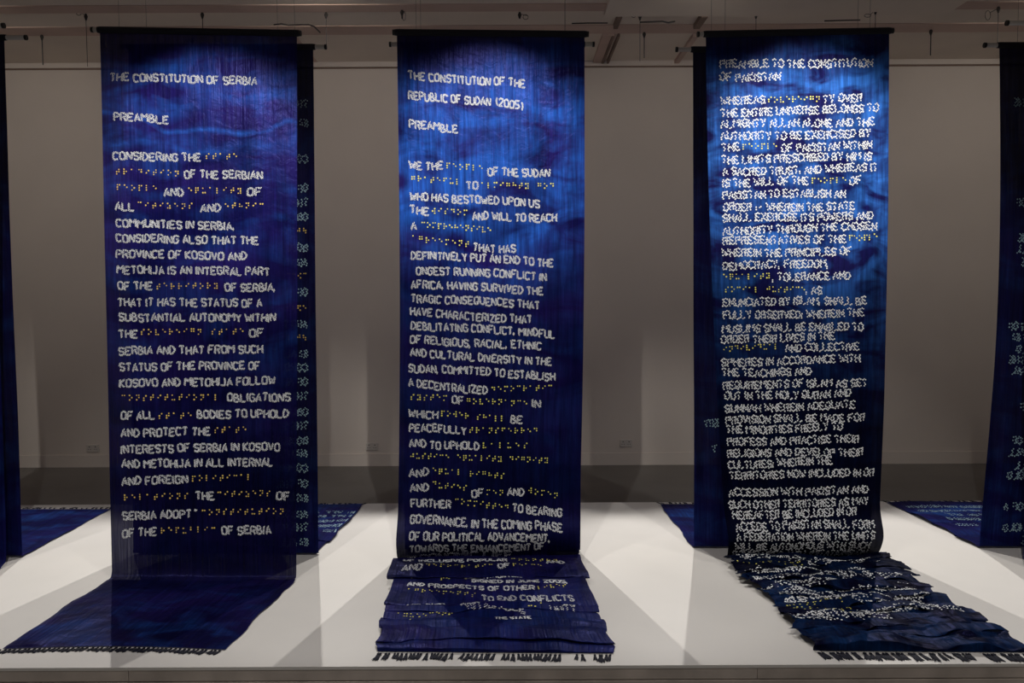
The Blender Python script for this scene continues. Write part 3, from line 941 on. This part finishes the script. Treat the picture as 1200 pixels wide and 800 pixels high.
def back_banner(tl, tr, bl, br_, yt, yb, el, er, ye, seed, label, lines, ext, trail_lines=(), n_t=40, lift=0.0, edge=(0, 0), left_c=None):
    b = Banner(at(tl, yt, BACK_Y), at(tr, yt, BACK_Y), on(bl, yb, TOP), on(br_, yb, TOP), on(el, ye, TOP), on(er, ye, TOP),
               seed=seed, folds=(.2, .45, .7) if trail_lines else (), fold_h=.012, warp=.03, lump=.004, hang=.004, sgn=1, curve=.03, edge=edge, ragged=.02)
    b.crease_px = 9999
    t = banner_root(b, label, BG)
    b.cloth(M['verso'], t, 110, 220, 150)
    kw = dict(cap=.038, step=2.9, off=(-.5, .5), stagger=True, gap=1.2)
    le, bl_ = b.write(lines, **kw) if lines else ([], [])
    if trail_lines:
        b.crease_px = 0
        l2, b2 = b.write(trail_lines, **kw)
        le += l2; bl_ += b2
    b.dots('text_lettering', le, .0044, M['dotc'], t, .0024, both=True)
    b.dots('braille_lettering', bl_, .0044, M['yellow'], t, .0024, both=True)
    pole(t, b, *ext)
    fringe(t, b, n_t, .060, 0, .5)
    return b


# left end of the row: right edge in view
back_banner(-205, 5, -187, 25, 44, 654, -86, 130, 597, 61,
            'back-row navy banner at the left end of the row, trail reaching the wall side', [], (.03, .115))
# behind Serbia: only the line beginnings show at its right edge
L, ys = [], [121, 144, 186, 220, 237, 254, -270, 290, 307, -323, 342, -361, 379, -395, 414, 430, 447, 463, 482, 499, 516, 531, 548, 566, 583, 602, 617, 635]
for i, y in enumerate(ys):
    s = FILL[(i * 5) % len(FILL)]
    n = len(s) * 5.8
    L.append((360, abs(y), 360 - n, abs(y) + 1, ('#' + s.replace(' ', '')) if y < 0 else s))
TL_ = [(418, 602, 300, 602, 'OF ALL THE CITIZENS'), (415, 607, 290, 607, 'IN ALL INTERNAL AFFAIRS'), (410, 613, 290, 613, 'AND FOREIGN OBLIGATIONS'), (404, 619, 290, 619, 'CONSIDERING ALSO THE'), (400, 626, 290, 626, 'AND THE PROVINCE')]
back_banner(151, 367, 155, 373, 55, 651, 240, 424, 592, 67,
            'back-row navy banner half hidden behind the Serbia banner, dots along its edge', L, (.03, .065), TL_)
# behind Sudan: hidden but for its pole ends and a sliver at the right
L = [(640, 120 + 19 * i, 640 - len(FILL[(i * 3) % 13]) * 5.8, 121 + 19 * i, FILL[(i * 3) % 13]) for i in range(26)]
back_banner(472, 683, 474, 680, 52, 647, 504, 660, 591, 71,
            'back-row navy banner hidden behind the Sudan banner, pole ends showing', L, (.065, .055))
# behind Pakistan: left strip in view, ragged line ends
L = [(1000, 120 + 19 * i, 1000 - min(24, len(FILL[(i * 3) % 13])) * 5.8, 121 + 19 * i, FILL[(i * 3) % 13]) for i in range(19)]
L += [(920, 494, 825, 495, 'THE PROVINCE OF ERY'), (920, 524, 834, 524, 'IN ALL INTERNAL Y')]
back_banner(812, 1026, 813, 1020, 58, 643, 773, 955, 591, 73,
            'back-row navy banner behind the Pakistan banner, its strip showing left of it', L, (.085, .03))
# right end of the row: left edge in view
L = []
for x, y in ((1188, 119), (1190, 236), (1193, 278), (1190, 291), (1197, 306), (1181, 381), (1187, 394), (1191, 408), (1182, 421), (1185, 433),
             (1195, 475), (1186, 515), (1182, 529), (1189, 545), (1181, 556), (1177, 592), (1176, 617), (1197, 631)):
    s = FILL[(x * 7 + y) % 13]
    L.append((x + len(s) * 5.8, y, x, y + 1, s))
TL_ = [(1300, 594, 1062, 595, 'THE STATUS OF THE PROVINCE OF KOSOVO AND METOHIJA'), (1300, 600, 1075, 600, 'IN ALL INTERNAL AND FOREIGN OBLIGATIONS OF'),
       (1300, 606, 1108, 606, 'AND THAT FROM SUCH STATUS OF ALL'), (1310, 612, 1110, 611, 'CONSIDERING ALSO THAT THE INTERESTS'), (1310, 619, 1120, 618, 'COMMUNITIES IN SERBIA AND')]
back_banner(1171, 1385, 1148, 1360, 53, 643, 1040, 1250, 589, 79,
            'back-row navy banner at the right end of the row, mirrored lettering at its edge', L, (.075, .03), TL_, edge=(.05, .05))

# ------------------------------------------------------------------ wires and rods under the ceiling


def wire(x, y_top, y_bot, r, label, loop=None, knot=True, name='hanging_wire'):
    p = on_ceil(x, y_top)
    q = at(x, y_bot, p.y)
    z0 = CEIL_Z - .001
    o = empty(name, (p.x, p.y, CEIL_Z), label, 'wire')
    MB().tube([(p.x, p.y, z0), (p.x + .001, p.y, q.z)], r, 6).build('wire', M['wire'], o)
    if knot:
        MB().tube([(p.x, p.y, z0), (p.x, p.y, z0 - .02), (p.x, p.y, z0 - .05)], [.006, .015, .005], 8).build('ceiling_hook', M['wire'], o)
    if loop:
        dx, dz, rx, rz = loop
        c = Vector((p.x + dx, p.y, CEIL_Z + dz))
        pts = [(p.x, p.y, z0 - .015)]
        for k in range(13):
            a = 2 * PI * k / 12 + .6
            pts.append((c.x + rx * math.cos(a), p.y - .004, c.z + rz * math.sin(a)))
        MB().tube(pts, .0022, 5).build('loose_end', M['wire'], o)
    return o


wire(100.5, 16, 78, .0022, 'thin wire with a small loop hanging left of the Serbia banner', (-.05, -.0, .018, .014))
wire(49, 40, 76, .005, 'short dark rod hanging near the leftmost banner', None)
wire(237, 14, 33, .003, 'short dark wire above the middle of the Serbia banner', None)
wire(382, 14, 58, .0022, 'thin wire with a bent end at the right pole end behind Serbia', None)
wire(471, 11, 22, .006, 'short wire with a long loose loop above the left end of the Sudan banner', (.015, -.05, .012, .035))
wire(609, 14, 19, .005, 'stubby wire with slanting loop above the middle of the Sudan banner', (.045, -.04, .02, .018))
wire(750, 16, 72, .0022, 'thin long wire between the Sudan and Pakistan banners', (-.05, -.01, .02, .02))
wire(755, 37, 68, .004, 'short thicker rod beside the thin wire right of the Sudan banner', None)
wire(886, 14, 36, .0022, 'thin wire with a slack tail above the left of the Pakistan banner', (.06, .02, .02, .006), )
wire(1026, 9, 34, .0025, 'thin wire with slanting loop above the right of the Pakistan banner', (-.06, -.06, .025, .012))
wire(1091, 34, 65, .005, 'short dark rod on a round hook right of the Pakistan banner', None)
wire(1170, 7, 50, .0025, 'thin wire with a hanging loop beside the right end banner', (-.08, -.07, .02, .035))


def cable(pts, r, label):
    q = [on(x, y, CEIL_Z - .036) for x, y in pts]
    o = MB().tube(q, r, 6).build('ceiling_dark_line', M['wire'], None, True)
    return tag(o, label, 'cable')


cable([(321, 29), (330, 28), (338, 29.5), (352, 29), (362, 29), (368, 31), (375, 38)], .006, 'dark slack cable along the beam above the right of the Serbia banner')
cable([(750, 26), (765, 25.5), (776, 25), (783, 26.5), (791, 25)], .006, 'dark slack cable along the beam between Sudan and Pakistan banners')
cable([(670, 27.5), (690, 27), (712, 27)], .005, 'straight thin dark line along the beam above the right end of Sudan banner')  # straight thin dark line along the beam edge, as is the next
cable([(966, 24.5), (985, 24), (1008, 23.5)], .005, 'straight thin dark line on the beam above the middle of the Pakistan banner')
